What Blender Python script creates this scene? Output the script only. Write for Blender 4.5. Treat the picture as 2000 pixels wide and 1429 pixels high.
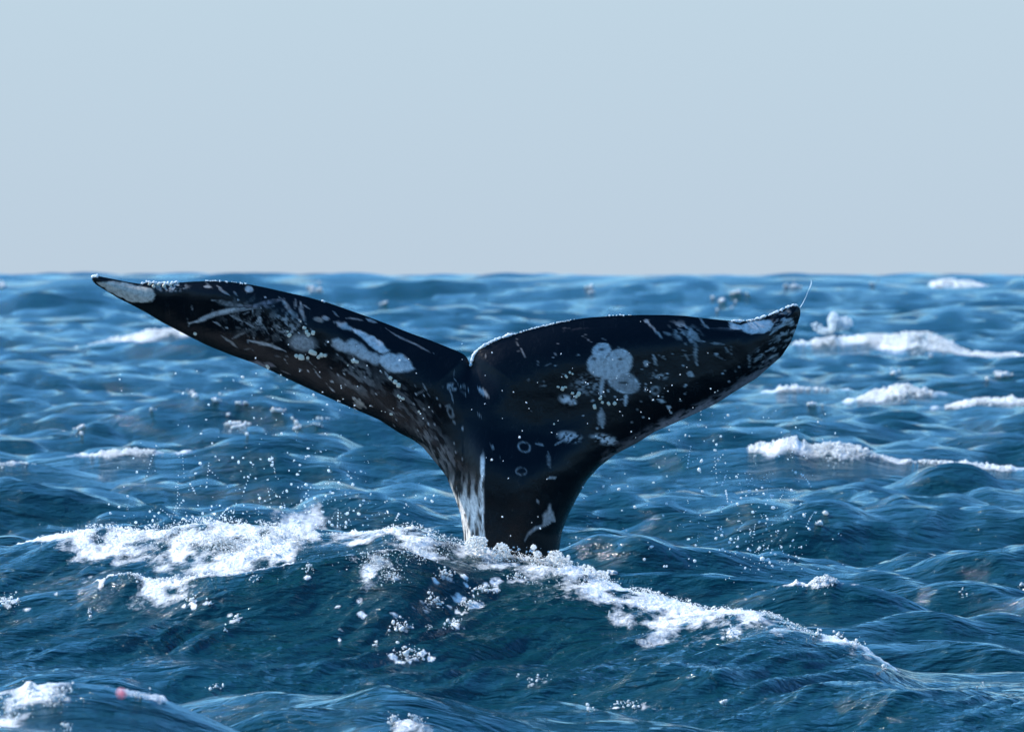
import bpy, math, random
import numpy as np
from mathutils import Vector
from mathutils.bvhtree import BVHTree

R = math.radians
rng = np.random.default_rng(11)
random.seed(11)
sc = bpy.context.scene
for o in list(bpy.data.objects):
    bpy.data.objects.remove(o)
col = sc.collection

# ------------------------------------------------------------------ camera
CAM_Z = 1.7                      # metres above mean sea level
K = 4.57 / 2000 / 30             # metres per photo pixel and metre of distance
HOR = 537.0                      # photo row of the eye level
cd = bpy.data.cameras.new('camera')
cam = bpy.data.objects.new('camera', cd)
col.objects.link(cam)
cam.location = (0, 0, CAM_Z)
cam.rotation_euler = (R(90), 0, 0)
cd.sensor_width = 36
cd.lens = 36 * 30 / 4.57
cd.shift_y = -(714.5 - HOR) / 2000
cd.clip_start = 0.5
cd.clip_end = 40000
cd.dof.use_dof = True
cd.dof.focus_distance = 30.0
cd.dof.aperture_fstop = 10.0
sc.camera = cam

# ------------------------------------------------------------------ light
SUN_EL, SUN_AZ = R(42), R(-70)   # azimuth from +Y (view direction), negative = left
sd = Vector((math.sin(SUN_AZ) * math.cos(SUN_EL), math.cos(SUN_AZ) * math.cos(SUN_EL), math.sin(SUN_EL)))
w = bpy.data.worlds.new('World')
sc.world = w
w.use_nodes = True
nt = w.node_tree
bg = nt.nodes['Background']
sky = nt.nodes.new('ShaderNodeTexSky')
sky.sky_type = 'NISHITA'
sky.sun_disc = False
sky.sun_elevation = SUN_EL
sky.sun_rotation = SUN_AZ
sky.altitude = 0
sky.air_density = 1.0
sky.dust_density = 0.6
sky.ozone_density = 3.0
hs = nt.nodes.new('ShaderNodeHueSaturation')
hs.inputs['Hue'].default_value = 0.5; hs.inputs['Saturation'].default_value = 1.3; hs.inputs['Value'].default_value = 2.0
nt.links.new(sky.outputs[0], hs.inputs['Color'])
# pale marine haze low in the sky, fading out upwards
SKY_STRENGTH = 0.10
wtc = nt.nodes.new('ShaderNodeTexCoord'); wsep = nt.nodes.new('ShaderNodeSeparateXYZ')
nt.links.new(wtc.outputs['Generated'], wsep.inputs[0])
wmr = nt.nodes.new('ShaderNodeMapRange'); wmr.interpolation_type = 'SMOOTHERSTEP'
wmr.inputs[1].default_value = 0.035; wmr.inputs[2].default_value = 0.13
nt.links.new(wsep.outputs['Z'], wmr.inputs[0])
wmx = nt.nodes.new('ShaderNodeMix'); wmx.data_type = 'RGBA'
# a slightly greyer band right above the sea
wlo = nt.nodes.new('ShaderNodeMix'); wlo.data_type = 'RGBA'
wlo.inputs[6].default_value = tuple(c / SKY_STRENGTH for c in (0.334, 0.410, 0.486)) + (1,)
wlo.inputs[7].default_value = tuple(c / SKY_STRENGTH for c in (0.346, 0.440, 0.512)) + (1,)
wm2 = nt.nodes.new('ShaderNodeMapRange'); wm2.inputs[1].default_value = 0.0; wm2.inputs[2].default_value = 0.045
nt.links.new(wsep.outputs['Z'], wm2.inputs[0]); nt.links.new(wm2.outputs[0], wlo.inputs[0]); nt.links.new(wlo.outputs[2], wmx.inputs[6])
nt.links.new(wmr.outputs[0], wmx.inputs[0]); wt = nt.nodes.new('ShaderNodeMix'); wt.data_type = 'RGBA'; wt.blend_type = 'MULTIPLY'; wt.inputs[0].default_value = 1.0
wt.inputs[7].default_value = (0.80, 1.0, 1.06, 1)
nt.links.new(hs.outputs[0], wt.inputs[6]); nt.links.new(wt.outputs[2], wmx.inputs[7])
nt.links.new(wmx.outputs[2], bg.inputs[0])
bg.inputs[1].default_value = SKY_STRENGTH
sl = bpy.data.lights.new('sun', 'SUN')
sl.energy = 5.0
sl.angle = R(0.53)
sl.color = (1.0, 0.95, 0.88)
so = bpy.data.objects.new('sun', sl)
col.objects.link(so)
so.rotation_euler = sd.to_track_quat('Z', 'Y').to_euler()
so.location = (-20, 30, 30)
sc.view_settings.view_transform = 'Standard'
sc.view_settings.look = 'None'
sc.view_settings.gamma = 1
sc.view_settings.use_curve_mapping = False
sc.view_settings.exposure = 0.6
sc.render.engine = 'CYCLES'

# ------------------------------------------------------------------ helpers
def wx(px, Y): return (np.asarray(px, float) - 1000) * K * Y
def wz(py, Y): return CAM_Z - (np.asarray(py, float) - HOR) * K * Y
def smooth(a, b, v):
    t = np.clip((v - a) / (b - a), 0, 1)
    return t * t * (3 - 2 * t)

def tag(o, label=None, cat=None, group=None, kind=None):
    if label: o['label'] = label
    if cat: o['category'] = cat
    if group: o['group'] = group
    if kind: o['kind'] = kind
    return o

def mesh_np(name, verts, faces, mat, smoothed=True, parent=None):
    """faces: (n,3) or (n,4) int array"""
    me = bpy.data.meshes.new(name)
    n, k = faces.shape
    me.vertices.add(len(verts)); me.vertices.foreach_set('co', np.ascontiguousarray(verts, np.float32).ravel())
    me.loops.add(n * k); me.loops.foreach_set('vertex_index', np.ascontiguousarray(faces, np.int32).ravel())
    me.polygons.add(n)
    me.polygons.foreach_set('loop_start', np.arange(0, n * k, k, dtype=np.int32))
    me.polygons.foreach_set('loop_total', np.full(n, k, np.int32))
    me.polygons.foreach_set('use_smooth', np.full(n, smoothed, bool))
    me.update(calc_edges=True)
    me.materials.append(mat)
    o = bpy.data.objects.new(name, me)
    col.objects.link(o)
    if parent: o.parent = parent
    return o

def vnoise2(x, y, seed=0):
    """cheap tileless value noise, numpy, range 0..1"""
    xi = np.floor(x).astype(np.int64); yi = np.floor(y).astype(np.int64)
    xf = x - xi; yf = y - yi
    def h(a, b):
        n = (a * 374761393 + b * 668265263 + seed * 974634777) & 0x7fffffff
        n = ((n ^ (n >> 13)) * 1274126177) & 0x7fffffff
        return ((n ^ (n >> 16)) & 0xffff) / 65535.0
    u = xf * xf * (3 - 2 * xf); v = yf * yf * (3 - 2 * yf)
    return (h(xi, yi) * (1 - u) + h(xi + 1, yi) * u) * (1 - v) + (h(xi, yi + 1) * (1 - u) + h(xi + 1, yi + 1) * u) * v
def fbm2(x, y, seed=0, oct=4):
    s = 0; a = 0.5; t = 0
    for i in range(oct):
        s = s + a * vnoise2(x * 2 ** i, y * 2 ** i, seed + i * 17); t += a; a *= 0.55
    return s / t

# ------------------------------------------------------------------ materials
def new_mat(name):
    m = bpy.data.materials.new(name); m.use_nodes = True
    return m, m.node_tree, m.node_tree.nodes['Principled BSDF']

def water_material():
    m, t, b = new_mat('sea_water')
    N, L = t.nodes.new, t.links.new
    b.inputs['IOR'].default_value = 1.34
    b.inputs['Roughness'].default_value = 0.10
    tc = N('ShaderNodeTexCoord')
    # colour of the water body, slightly varied
    mp0 = N('ShaderNodeMapping'); mp0.inputs['Scale'].default_value = (0.5, 0.25, 1)
    n0 = N('ShaderNodeTexNoise'); n0.inputs['Scale'].default_value = 1.0; n0.inputs['Detail'].default_value = 3
    L(tc.outputs['Object'], mp0.inputs[0]); L(mp0.outputs[0], n0.inputs[0])
    cr = N('ShaderNodeMix'); cr.data_type = 'RGBA'
    cr.inputs[6].default_value = WATER_A; cr.inputs[7].default_value = WATER_B
    L(n0.outputs[0], cr.inputs[0])
    # ripples: three scales of bump
    def noise(scale, rot, sc_, det, dist):
        mp = N('ShaderNodeMapping'); mp.inputs['Scale'].default_value = scale; mp.inputs['Rotation'].default_value = (0, 0, rot)
        n = N('ShaderNodeTexNoise'); n.inputs['Scale'].default_value = sc_; n.inputs['Detail'].default_value = det
        n.inputs['Roughness'].default_value = 0.6; n.inputs['Distortion'].default_value = dist
        L(tc.outputs['Object'], mp.inputs[0]); L(mp.outputs[0], n.inputs[0])
        return n
    a = noise((0.45, 1.3, 1), R(28), 7.0, 6, 0.6)
    c = noise((0.5, 1.2, 1), R(-14), 2.2, 4, 0.4)
    b1 = N('ShaderNodeBump'); b1.inputs['Strength'].default_value = 1.0; b1.inputs['Distance'].default_value = RIP_L
    b2 = N('ShaderNodeBump'); b2.inputs['Strength'].default_value = 1.0; b2.inputs['Distance'].default_value = RIP_S
    L(c.outputs[0], b1.inputs['Height']); L(a.outputs[0], b2.inputs['Height']); L(b1.outputs[0], b2.inputs['Normal'])
    e = noise((0.6, 1.1, 1), R(50), 22.0, 4, 0.3)
    b3 = N('ShaderNodeBump'); b3.inputs['Strength'].default_value = 1.0; b3.inputs['Distance'].default_value = 0.012
    L(e.outputs[0], b3.inputs['Height']); L(b2.outputs[0], b3.inputs['Normal'])
    L(b3.outputs[0], b.inputs['Normal'])
    # foam film
    at = N('ShaderNodeAttribute'); at.attribute_name = 'foam'
    fn = N('ShaderNodeTexNoise'); fn.inputs['Scale'].default_value = 28; fn.inputs['Detail'].default_value = 8; fn.inputs['Roughness'].default_value = 0.72; fn.inputs['Distortion'].default_value = 0.5
    L(tc.outputs['Object'], fn.inputs[0])
    vo = N('ShaderNodeTexVoronoi'); vo.inputs['Scale'].default_value = 70
    L(tc.outputs['Object'], vo.inputs['Vector'])
    ad = N('ShaderNodeMath'); ad.operation = 'ADD'; L(at.outputs['Fac'], ad.inputs[0]); L(fn.outputs[0], ad.inputs[1])
    mr = N('ShaderNodeMapRange'); mr.inputs[1].default_value = 0.78; mr.inputs[2].default_value = 1.22
    L(ad.outputs[0], mr.inputs[0])
    fb = N('ShaderNodeBsdfPrincipled'); fb.inputs['Base Color'].default_value = (0.93, 0.94, 0.93, 1); fb.inputs['Roughness'].default_value = 0.12; fb.inputs['IOR'].default_value = 1.33
    k1 = N('ShaderNodeBump'); k1.inputs['Strength'].default_value = 1.0; k1.inputs['Distance'].default_value = 0.022
    k2 = N('ShaderNodeBump'); k2.inputs['Strength'].default_value = 1.0; k2.inputs['Distance'].default_value = 0.004; k2.invert = True
    L(fn.outputs[0], k1.inputs['Height']); L(vo.outputs['Distance'], k2.inputs['Height']); L(k1.outputs[0], k2.inputs['Normal']); L(k2.outputs[0], fb.inputs['Normal'])
    L(cr.outputs[2], b.inputs['Base Color'])
    b.inputs['Roughness'].default_value = 0.085
    ms = N('ShaderNodeMixShader')
    L(mr.outputs[0], ms.inputs[0]); L(b.outputs[0], ms.inputs[1]); L(fb.outputs[0], ms.inputs[2])
    L(ms.outputs[0], t.nodes['Material Output'].inputs[0])
    return m

WATER_A = (0.0008, 0.022, 0.025, 1)
WATER_B = (0.0020, 0.042, 0.060, 1)
RIP_L, RIP_S = 0.16, 0.05

def foam_material():
    m, t, b = new_mat('foam')
    b.inputs['Base Color'].default_value = (0.90, 0.91, 0.90, 1)
    b.inputs['Roughness'].default_value = 0.15
    b.inputs['IOR'].default_value = 1.33
    tr = t.nodes.new('ShaderNodeBsdfTranslucent'); tr.inputs[0].default_value = (0.95, 0.95, 0.92, 1)
    mx = t.nodes.new('ShaderNodeMixShader'); mx.inputs[0].default_value = 0.4
    t.links.new(b.outputs[0], mx.inputs[1]); t.links.new(tr.outputs[0], mx.inputs[2])
    t.links.new(mx.outputs[0], t.nodes['Material Output'].inputs[0])
    return m
def drop_material(name='spray', c=(0.9, 0.95, 0.97, 1)):
    m, t, b = new_mat(name)
    b.inputs['Base Color'].default_value = c
    b.inputs['Roughness'].default_value = 0.08
    b.inputs['IOR'].default_value = 1.33
    tr = t.nodes.new('ShaderNodeBsdfTranslucent'); tr.inputs[0].default_value = c
    mx = t.nodes.new('ShaderNodeMixShader'); mx.inputs[0].default_value = 0.45
    t.links.new(b.outputs[0], mx.inputs[1]); t.links.new(tr.outputs[0], mx.inputs[2])
    t.links.new(mx.outputs[0], t.nodes['Material Output'].inputs[0])
    return m
def skin_material():
    m, t, b = new_mat('whale_skin')
    N, L = t.nodes.new, t.links.new
    b.inputs['Roughness'].default_value = 0.22
    b.inputs['IOR'].default_value = 1.27
    at = N('ShaderNodeAttribute'); at.attribute_name = 'marks'
    tc = N('ShaderNodeTexCoord')
    n1 = N('ShaderNodeTexNoise'); n1.inputs['Scale'].default_value = 55; n1.inputs['Detail'].default_value = 6; n1.inputs['Roughness'].default_value = 0.7
    L(tc.outputs['Object'], n1.inputs[0])
    # faint overall mottling, stretched like scratches
    mp = N('ShaderNodeMapping'); mp.inputs['Scale'].default_value = (14, 5, 5); mp.inputs['Rotation'].default_value = (0, R(-50), 0)
    n2 = N('ShaderNodeTexNoise'); n2.inputs['Scale'].default_value = 3; n2.inputs['Detail'].default_value = 8; n2.inputs['Roughness'].default_value = 0.75; n2.inputs['Distortion'].default_value = 1.0
    L(tc.outputs['Object'], mp.inputs[0]); L(mp.outputs[0], n2.inputs[0])
    r2 = N('ShaderNodeMapRange'); r2.inputs[1].default_value = 0.55; r2.inputs[2].default_value = 0.85; r2.inputs[4].default_value = 0.03
    L(n2.outputs[0], r2.inputs[0])
    base = N('ShaderNodeMix'); base.data_type = 'RGBA'
    base.inputs[6].default_value = (0.0010, 0.0018, 0.0035, 1); base.inputs[7].default_value = (0.45, 0.48, 0.5, 1)
    L(r2.outputs[0], base.inputs[0])
    r1 = N('ShaderNodeMapRange'); r1.inputs[1].default_value = 0.36; r1.inputs[2].default_value = 0.58; r1.inputs[3].default_value = 0.60; r1.inputs[4].default_value = 1.0
    L(n1.outputs[0], r1.inputs[0])
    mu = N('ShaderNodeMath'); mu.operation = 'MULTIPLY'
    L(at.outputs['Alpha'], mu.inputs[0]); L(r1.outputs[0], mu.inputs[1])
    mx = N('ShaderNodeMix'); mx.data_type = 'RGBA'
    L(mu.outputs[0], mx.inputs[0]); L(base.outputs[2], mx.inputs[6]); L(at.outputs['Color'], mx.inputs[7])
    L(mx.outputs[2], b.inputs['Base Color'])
    bp = N('ShaderNodeBump'); bp.inputs['Strength'].default_value = 0.5; bp.inputs['Distance'].default_value = 0.004
    L(n1.outputs[0], bp.inputs['Height']); L(bp.outputs[0], b.inputs['Normal'])
    return m
def barnacle_material():
    m, t, b = new_mat('barnacle_shell')
    n = t.nodes.new('ShaderNodeTexNoise'); n.inputs['Scale'].default_value = 120
    c = t.nodes.new('ShaderNodeMix'); c.data_type = 'RGBA'
    c.inputs[6].default_value = (0.42, 0.36, 0.27, 1); c.inputs[7].default_value = (0.85, 0.78, 0.62, 1)
    tc = t.nodes.new('ShaderNodeTexCoord')
    t.links.new(tc.outputs['Object'], n.inputs[0]); t.links.new(n.outputs[0], c.inputs[0]); t.links.new(c.outputs[2], b.inputs['Base Color'])
    b.inputs['Roughness'].default_value = 0.6
    return m

M_WATER, M_FOAM, M_DROP, M_SKIN, M_BARN = water_material(), foam_material(), drop_material(), skin_material(), barnacle_material()
M_PINK = drop_material('pink_drop', (1.0, 0.52, 0.55, 1))

# ------------------------------------------------------------------ sea surface
class Ridge:
    """one breaking crest: its line in the world, height above mean sea, width of its faces"""
    def __init__(s, pts, Ys, wf, wb, foam, end=0.6, cover=1.0):
        px = np.array([p[0] for p in pts], float); py = np.array([p[1] for p in pts], float)
        Y = np.interp(px, [a for a, _ in Ys], [b for _, b in Ys]) if isinstance(Ys, list) else np.full(len(px), float(Ys))
        s.x = wx(px, Y); s.y = Y; s.z = wz(py, Y)
        s.wf, s.wb, s.end, s.cover = wf, wb, end, cover
        s.foam = np.array([p[2] if len(p) > 2 else foam for p in pts], float) * K * Y   # foam height in metres
        # even out the traced line
        xs = np.linspace(s.x[0], s.x[-1], 600); ker = np.hanning(2 * int(round(min(60, .12 * wf / (xs[1] - xs[0])))) + 3); ker /= ker.sum(); h = len(ker) // 2
        def ev(v): return np.convolve(np.pad(np.interp(xs, s.x, v), h, mode='edge'), ker, 'valid')
        s.y, s.z, s.foam = ev(s.y), ev(s.z), ev(s.foam); s.x = xs
    def at(s, x):
        return np.interp(x, s.x, s.y), np.interp(x, s.x, s.z), np.interp(x, s.x, s.foam)
    def shape(s, x, y):
        yc, zc, _ = s.at(x)
        yc = yc + 0.10 * s.wf * (fbm2(x * 2.2 / s.wf, x * 0 + 3.3, 5, 3) - .5)
        d = y - yc
        c = 0.05 * s.wf
        q = np.sqrt(d * d + c * c) - c
        f = np.where(d < 0, np.exp(-q / s.wf), np.exp(-q / s.wb))
        if s.wb == 0.91: f = np.where(d < 0, np.exp(-(q / 1.12) ** 1.45), f)     # the tall wave: a rounded, steep rolling face
        ex = np.clip(np.maximum(s.x[0] - x, x - s.x[-1]), 0, None) / s.end
        e = np.exp(-ex * ex)
        return zc, f * e, d, e

hero_pts = [(-900, 1130, 0), (-300, 1090, 0), (0, 1060, 0), (60, 1054, 3), (120, 1040, 22), (190, 1030, 42), (300, 1030, 35),
            (420, 1014, 60), (520, 1020, 50), (600, 1030, 25), (690, 1036, 10), (760, 1030, 30), (820, 1036, 40), (870, 1056, 40),
            (930, 1070, 40), (1000, 1084, 34), (1060, 1090, 50), (1110, 1094, 50), (1200, 1136, 50), (1300, 1164, 40),
            (1400, 1180, 34), (1480, 1188, 34), (1540, 1212, 26), (1600, 1240, 12), (1660, 1256, 14), (1700, 1272, 8),
            (1760, 1320, 0), (2000, 1400, 0), (2800, 1500, 0)]
hero = Ridge(hero_pts, [(-900, 30.6), (0, 30.0), (700, 29.55), (1100, 29.35), (1300, 29.0), (1600, 28.4), (1750, 28.0), (2800, 26.5)], 0.85, 0.91, 10, cover=1.0)
def far(py, hc): return (CAM_Z - hc) / ((py - HOR) * K)
caps = {
 'left_mid': Ridge([(145, 682, 8), (190, 672, 26), (260, 656, 24), (330, 642, 16), (420, 640, 6)], far(660, .33), 2.2, 2.2, 20),
 'big_right': Ridge([(1565, 668, 10), (1620, 660, 16), (1690, 655, 20), (1740, 662, 36), (1800, 652, 52), (1840, 668, 40), (1895, 694, 18), (1990, 692, 6)], far(675, .35), 2.4, 2.4, 20),
 'right_small': Ridge([(1675, 778, 10), (1710, 764, 22), (1760, 754, 28), (1820, 766, 14)], far(766, .27), 1.1, 1.2, 20),
 'right_edge': Ridge([(1845, 798, 8), (1880, 788, 12), (1930, 782, 12), (2000, 782, 12), (2100, 790, 6)], far(786, .25), 1.2, 1.2, 12),
 'right_near': Ridge([(1462, 876, 10), (1500, 868, 18), (1545, 862, 18), (1590, 878, 34), (1630, 870, 30), (1690, 878, 18), (1712, 890, 8), (1755, 900, 6), (1830, 902, 9), (1900, 908, 12), (1975, 916, 6)], far(885, .28), 0.8, 0.9, 18),
 'left_small': Ridge([(175, 890, 4), (210, 886, 10), (250, 882, 12), (300, 885, 10), (325, 890, 3)], far(888, .25), 0.7, 0.8, 8),
 'left_edge': Ridge([(-60, 905, 8), (0, 902, 10), (40, 898, 9), (70, 902, 4)], far(902, .22), 0.6, 0.7, 8),
 'far_right': Ridge([(1820, 550, 10), (1860, 544, 20), (1900, 552, 20), (1935, 562, 8)], 420.0, 6, 6, 20),
 'thin_right': Ridge([(1515, 760, 4), (1545, 754, 9), (1590, 756, 8), (1640, 758, 3)], far(760, .22), 0.9, 1.0, 8),
 'ridge_behind': Ridge([(1130, 1120, 0), (1165, 1112, 5), (1195, 1113, 5), (1215, 1116, 0), (1300, 1112, 0), (1400, 1120, 0), (1560, 1136, 0)], 32.2, 0.35, 0.5, 1),
 'ridge_splash': Ridge([(1575, 1140, 2), (1595, 1128, 16), (1620, 1126, 16), (1645, 1138, 3)], 32.0, 0.3, 0.4, 1),
}
# small extra ridge on the hero wave's face, left
near_left = Ridge([(-600, 1480, 0), (-200, 1410, 0), (-60, 1375, 20), (40, 1350, 30), (120, 1342, 26), (190, 1348, 8), (300, 1366, 2), (420, 1420, 0), (600, 1500, 0)], 21.5, 0.7, 0.8, 1)
near_mid = Ridge([(640, 1440, 0), (720, 1415, 0), (790, 1405, 8), (850, 1412, 0), (930, 1440, 0)], 23.5, 0.35, 0.5, 1, end=0.3)
sub = Ridge([(150, 1150, 0), (220, 1122, 4), (250, 1118, 18), (300, 1132, 26), (360, 1128, 24), (410, 1118, 22), (440, 1124, 10), (600, 1095, 0), (700, 1080, 2), (760, 1072, 10)],
            [(150, 28.9), (450, 28.7), (760, 28.9)], 0.28, 0.35, 1, end=0.3)

NW = 110
lam = np.geomspace(0.22, 11.0, NW)
th = R(-94) + rng.normal(0, R(30), NW) * np.interp(np.log(lam), [np.log(.22), np.log(11)], [1.7, 0.7])
kk = 2 * np.pi / lam
amp = lam / (2 * np.pi) * np.interp(lam, [0.2, 0.6, 1.5, 4, 11], [0.048, 0.066, 0.056, 0.038, 0.022])
ph = rng.uniform(0, 2 * np.pi, NW)

def base_sea(x, y, res):
    """res: local sampling distance in metres (waves too short to be resolved are left to the material)"""
    z = np.zeros_like(x)
    gust = 0.65 + 0.7 * fbm2(x * 0.35 + 40, y * 0.10 + 7, 3, 3)
    for i in range(NW):
        fade = smooth(1.7 * res, 3.0 * res, lam[i] + 0 * x) if np.ndim(res) else 1.0
        if np.ndim(res) and not np.any(fade > 0): continue
        c = np.cos(kk[i] * (math.cos(th[i]) * x + math.sin(th[i]) * y) + ph[i])
        if lam[i] > 0.5: c = 2 * ((c + 1) * 0.5) ** 1.25 - 0.93
        a = amp[i] * (gust if lam[i] < 2 else 1.0)
        z += a * c * fade
    # short crested, sharp edged wind chop
    for (lx, ly, A_, sd_) in ((1.9, 1.0, .085, 1), (0.9, .50, .046, 2), (.42, .24, .020, 3), (.2, .12, .008, 4)):
        xr_, yr_ = x * .94 + y * .34, -x * .34 + y * .94
        wx_ = .5 * fbm2(xr_ / lx * .5, yr_ / ly * .5, 200 + sd_, 2)
        n_ = 1 - np.abs(2 * vnoise2(xr_ / lx + wx_, yr_ / ly + wx_ * 1.7, 100 + sd_) - 1)
        f_ = smooth(1.3 * res, 2.6 * res, ly * 1.6 + 0 * x) if np.ndim(res) else 1.0
        z += A_ * (n_ ** 1.6 - .35) * gust * f_
    return z

NL = 14
laml = np.geomspace(14, 60, NL); thl = R(-95) + rng.normal(0, R(22), NL); phl = rng.uniform(0, 6.283, NL)
def far_swell(x, y):
    z = np.zeros_like(x)
    for i in range(NL):
        c = np.cos(2 * np.pi / laml[i] * (math.cos(thl[i]) * x + math.sin(thl[i]) * y) + phl[i])
        z += laml[i] / 6.283 * 0.062 * (2 * ((c + 1) * .5) ** 1.5 - .85)
    return z * smooth(110, 420, y) - .70 * smooth(150, 700, y)

def sea_height(x, y, res):
    short = base_sea(x, y, res) + far_swell(x, y)
    damp = np.ones_like(x)
    add = np.zeros_like(x)
    for r in [hero, near_left, near_mid] + list(caps.values()):
        zc, f, d, e = r.shape(x, y)
        near = np.exp(-(d / ((2.6 if r is hero else 1.7) * r.wf)) ** 2) * e
        damp *= 1 - (0.84 if r is hero else 0.92) * near
        add = np.where(zc * f > add, zc * f, add)
    d = y - np.interp(x, hero.x, hero.y)
    z = short * damp + add
    # keep the wave in front from hiding the hero face, trough in front of it
    z -= 0.17 * np.exp(-((d + 2.9) / 1.2) ** 2)
    z -= short * 0.35 * np.exp(-((d + 3.5) / 3.0) ** 2) * (damp)
    # swept ripples running obliquely up the hero face
    face = np.exp(-((d + 1.3) / 1.2) ** 2)
    u = (x * 1.15 - (y - 29)) * .6 + 0.5 * fbm2(x * .8, y * .8, 21, 3)
    z += face * 0.085 * (fbm2(u * 5.5, (x + 1.2 * y) * .5, 31, 5) - .5) * 2
    zs, fs, ds, es = sub.shape(x, y)
    z = np.maximum(z, z * (1 - fs) + zs * fs) 
    return z

def foam_mask(x, y):
    m = np.zeros_like(x)
    for r in [hero, sub, near_left] + list(caps.values()):
        yc, zc, fo = r.at(x)
        _, f, d, e = r.shape(x, y)
        slope = np.maximum(zc, .12) / r.wf * .75            # front face slope -> metres along y per metre of foam height
        w = fo / (slope + CAM_Z / np.maximum(y, 1)) + 1e-4
        if r is hero: w = w * 2.3
        w = w * (0.35 + 1.3 * fbm2(x * 4.5 / r.wf, y * 1.5 / r.wf, 88, 4))
        q = np.where(d < 0, -d / w, d / (0.6 * w + 0.05))
        a = (0.62 * smooth(1.3, 0.2, q) + 0.38 * smooth(2.6, 0.3, q)) * smooth(0.80, 0.995, e) * (fo > K * y * 1.5)
        m = np.maximum(m, a * r.cover)
    return m

rows = [12.0]
while rows[-1] < 9000:
    r_ = rows[-1]
    if r_ < 18: st = 0.15
    elif r_ < 24: st = 0.05
    elif r_ < 27.6: st = 0.028
    elif r_ < 30.6: st = 0.015
    elif r_ < 45: st = 0.022 + (r_ - 30.6) * 0.008
    elif r_ < 300: st = 0.0033 * r_
    else: st = 0.0055 * r_ * max(1, r_ / 2500)
    rows.append(r_ + st)
rows = np.array(rows)
inner = np.linspace(-0.105, 0.105, 520)
outer = 0.105 + 1.1 * np.linspace(0, 1, 46)[1:] ** 2.2
cols = np.concatenate([-outer[::-1], inner, outer])
A, YY = np.meshgrid(cols, rows)
XX = A * YY
dr = np.gradient(rows)
dc = np.gradient(cols)
RES = np.maximum(dr[:, None] * 0.6, (dc[None, :] * rows[:, None]))
ZZ = sea_height(XX, YY, RES)
nr, nc = ZZ.shape
def surf(x, y):
    """height of the built surface, bilinear on the grid"""
    x = np.asarray(x, float); y = np.asarray(y, float)
    fi = np.interp(y, rows, np.arange(nr)); fj = np.interp(x / y, cols, np.arange(nc))
    i = np.clip(fi.astype(int), 0, nr - 2); j = np.clip(fj.astype(int), 0, nc - 2)
    u = fi - i; v = fj - j
    return (ZZ[i, j] * (1 - u) * (1 - v) + ZZ[i + 1, j] * u * (1 - v) + ZZ[i, j + 1] * (1 - u) * v + ZZ[i + 1, j + 1] * u * v)
YS = rows[(rows > 20)]
def first_hit(px, py, ymin=22):
    """first point of the sea met from the camera in a given direction (to place foam on faces that are in view)"""
    ys = YS[YS > ymin]
    z = surf(wx(px, ys), ys); ray = wz(py, ys)
    h = np.nonzero(z >= ray)[0]
    y = ys[h[0]] if len(h) else ys[-1]
    return float(wx(px, y)), float(y), float(surf(wx(px, y), y))

FM = foam_mask(XX, YY)
# sheets of froth lying on the faces of the waves: centre, half width, half height in the photo, strength, turn
SHEETS = [(455, 1062, 130, 44, .92, -.25), (360, 1035, 90, 22, .95, 0), (185, 1046, 62, 22, 1.0, 0), (540, 1048, 80, 30, .85, -.2), (600, 1036, 80, 12, .9, 0),
          (730, 1096, 50, 26, 1.0, .2), (760, 1128, 34, 14, .95, 0), (830, 1072, 60, 18, 1.0, 0), (900, 1082, 60, 14, .95, 0), (330, 1134, 90, 11, .85, 0), (480, 1110, 40, 9, .6, 0),
          (700, 1058, 50, 8, .7, 0), (230, 1100, 40, 7, .6, 0),
          (60, 1365, 90, 26, .85, 0), (20, 1395, 50, 26, .9, 0), (120, 1372, 60, 18, .85, 0), (270, 1362, 50, 8, .6, .1), (800, 1414, 50, 12, .85, 0)]
_r = random.Random(4)
# ragged flecks on the big wave's face: froth, and sun glints painted as froth
for (cx_, cy_, sx_, sy_, n_) in ((850, 1180, 40, 14, 9), (915, 1185, 36, 14, 9), (790, 1225, 20, 14, 5), (798, 1284, 34, 12, 9), (885, 1222, 18, 8, 5), (945, 1150, 30, 10, 6), (1010, 1130, 34, 9, 6), (1425, 1240, 24, 10, 6), (370, 1178, 24, 8, 4), (455, 1212, 14, 10, 4), (15, 1180, 24, 16, 6), (605, 1115, 20, 10, 4), (870, 1128, 30, 9, 6), (1235, 1385, 50, 6, 5), (1060, 1332, 50, 8, 5), (1190, 1200, 60, 18, 4), (700, 1200, 120, 40, 6), (250, 1150, 80, 18, 6), (1500, 1215, 60, 10, 5)):
    for _ in range(n_): SHEETS.append((_r.gauss(cx_, sx_ * .6), _r.gauss(cy_, sy_ * .6), _r.uniform(4, 13), _r.uniform(2.5, 6), _r.uniform(.8, 1.1), 0))
for (px_, py_, rx_, ry_, st_, tw_) in SHEETS:
    x0, y0, z0 = first_hit(px_, py_, 18)
    ya = first_hit(px_, py_ + ry_, 18)[1]; yb = first_hit(px_, py_ - ry_, 18)[1]
    ly = float(np.clip(abs(yb - ya) / 2, .02, .5)); lx = rx_ * K * y0
    if ly > 12 * lx: continue
    jj = np.nonzero(np.abs(cols * y0 - x0) < lx * 1.8 + .05)[0]; ii = np.nonzero(np.abs(rows - y0) < (ly + abs(tw_) * lx) * 2.2 + .05)[0]
    if len(jj) == 0 or len(ii) == 0: continue
    sl0 = np.s_[ii[0]:ii[-1] + 1, jj[0]:jj[-1] + 1]
    xs_, ys_ = XX[sl0], YY[sl0]
    q_ = np.hypot((xs_ - x0) / lx, (ys_ - y0 - tw_ * (xs_ - x0) * .6) / ly) + .8 * (fbm2(xs_ * 5 / (lx + .1) ** .5, ys_ * 5 / (lx + .1) ** .5, 23, 4) - .5)
    FM[sl0] = np.maximum(FM[sl0], smooth(1.25, .25, q_) * st_)
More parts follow.
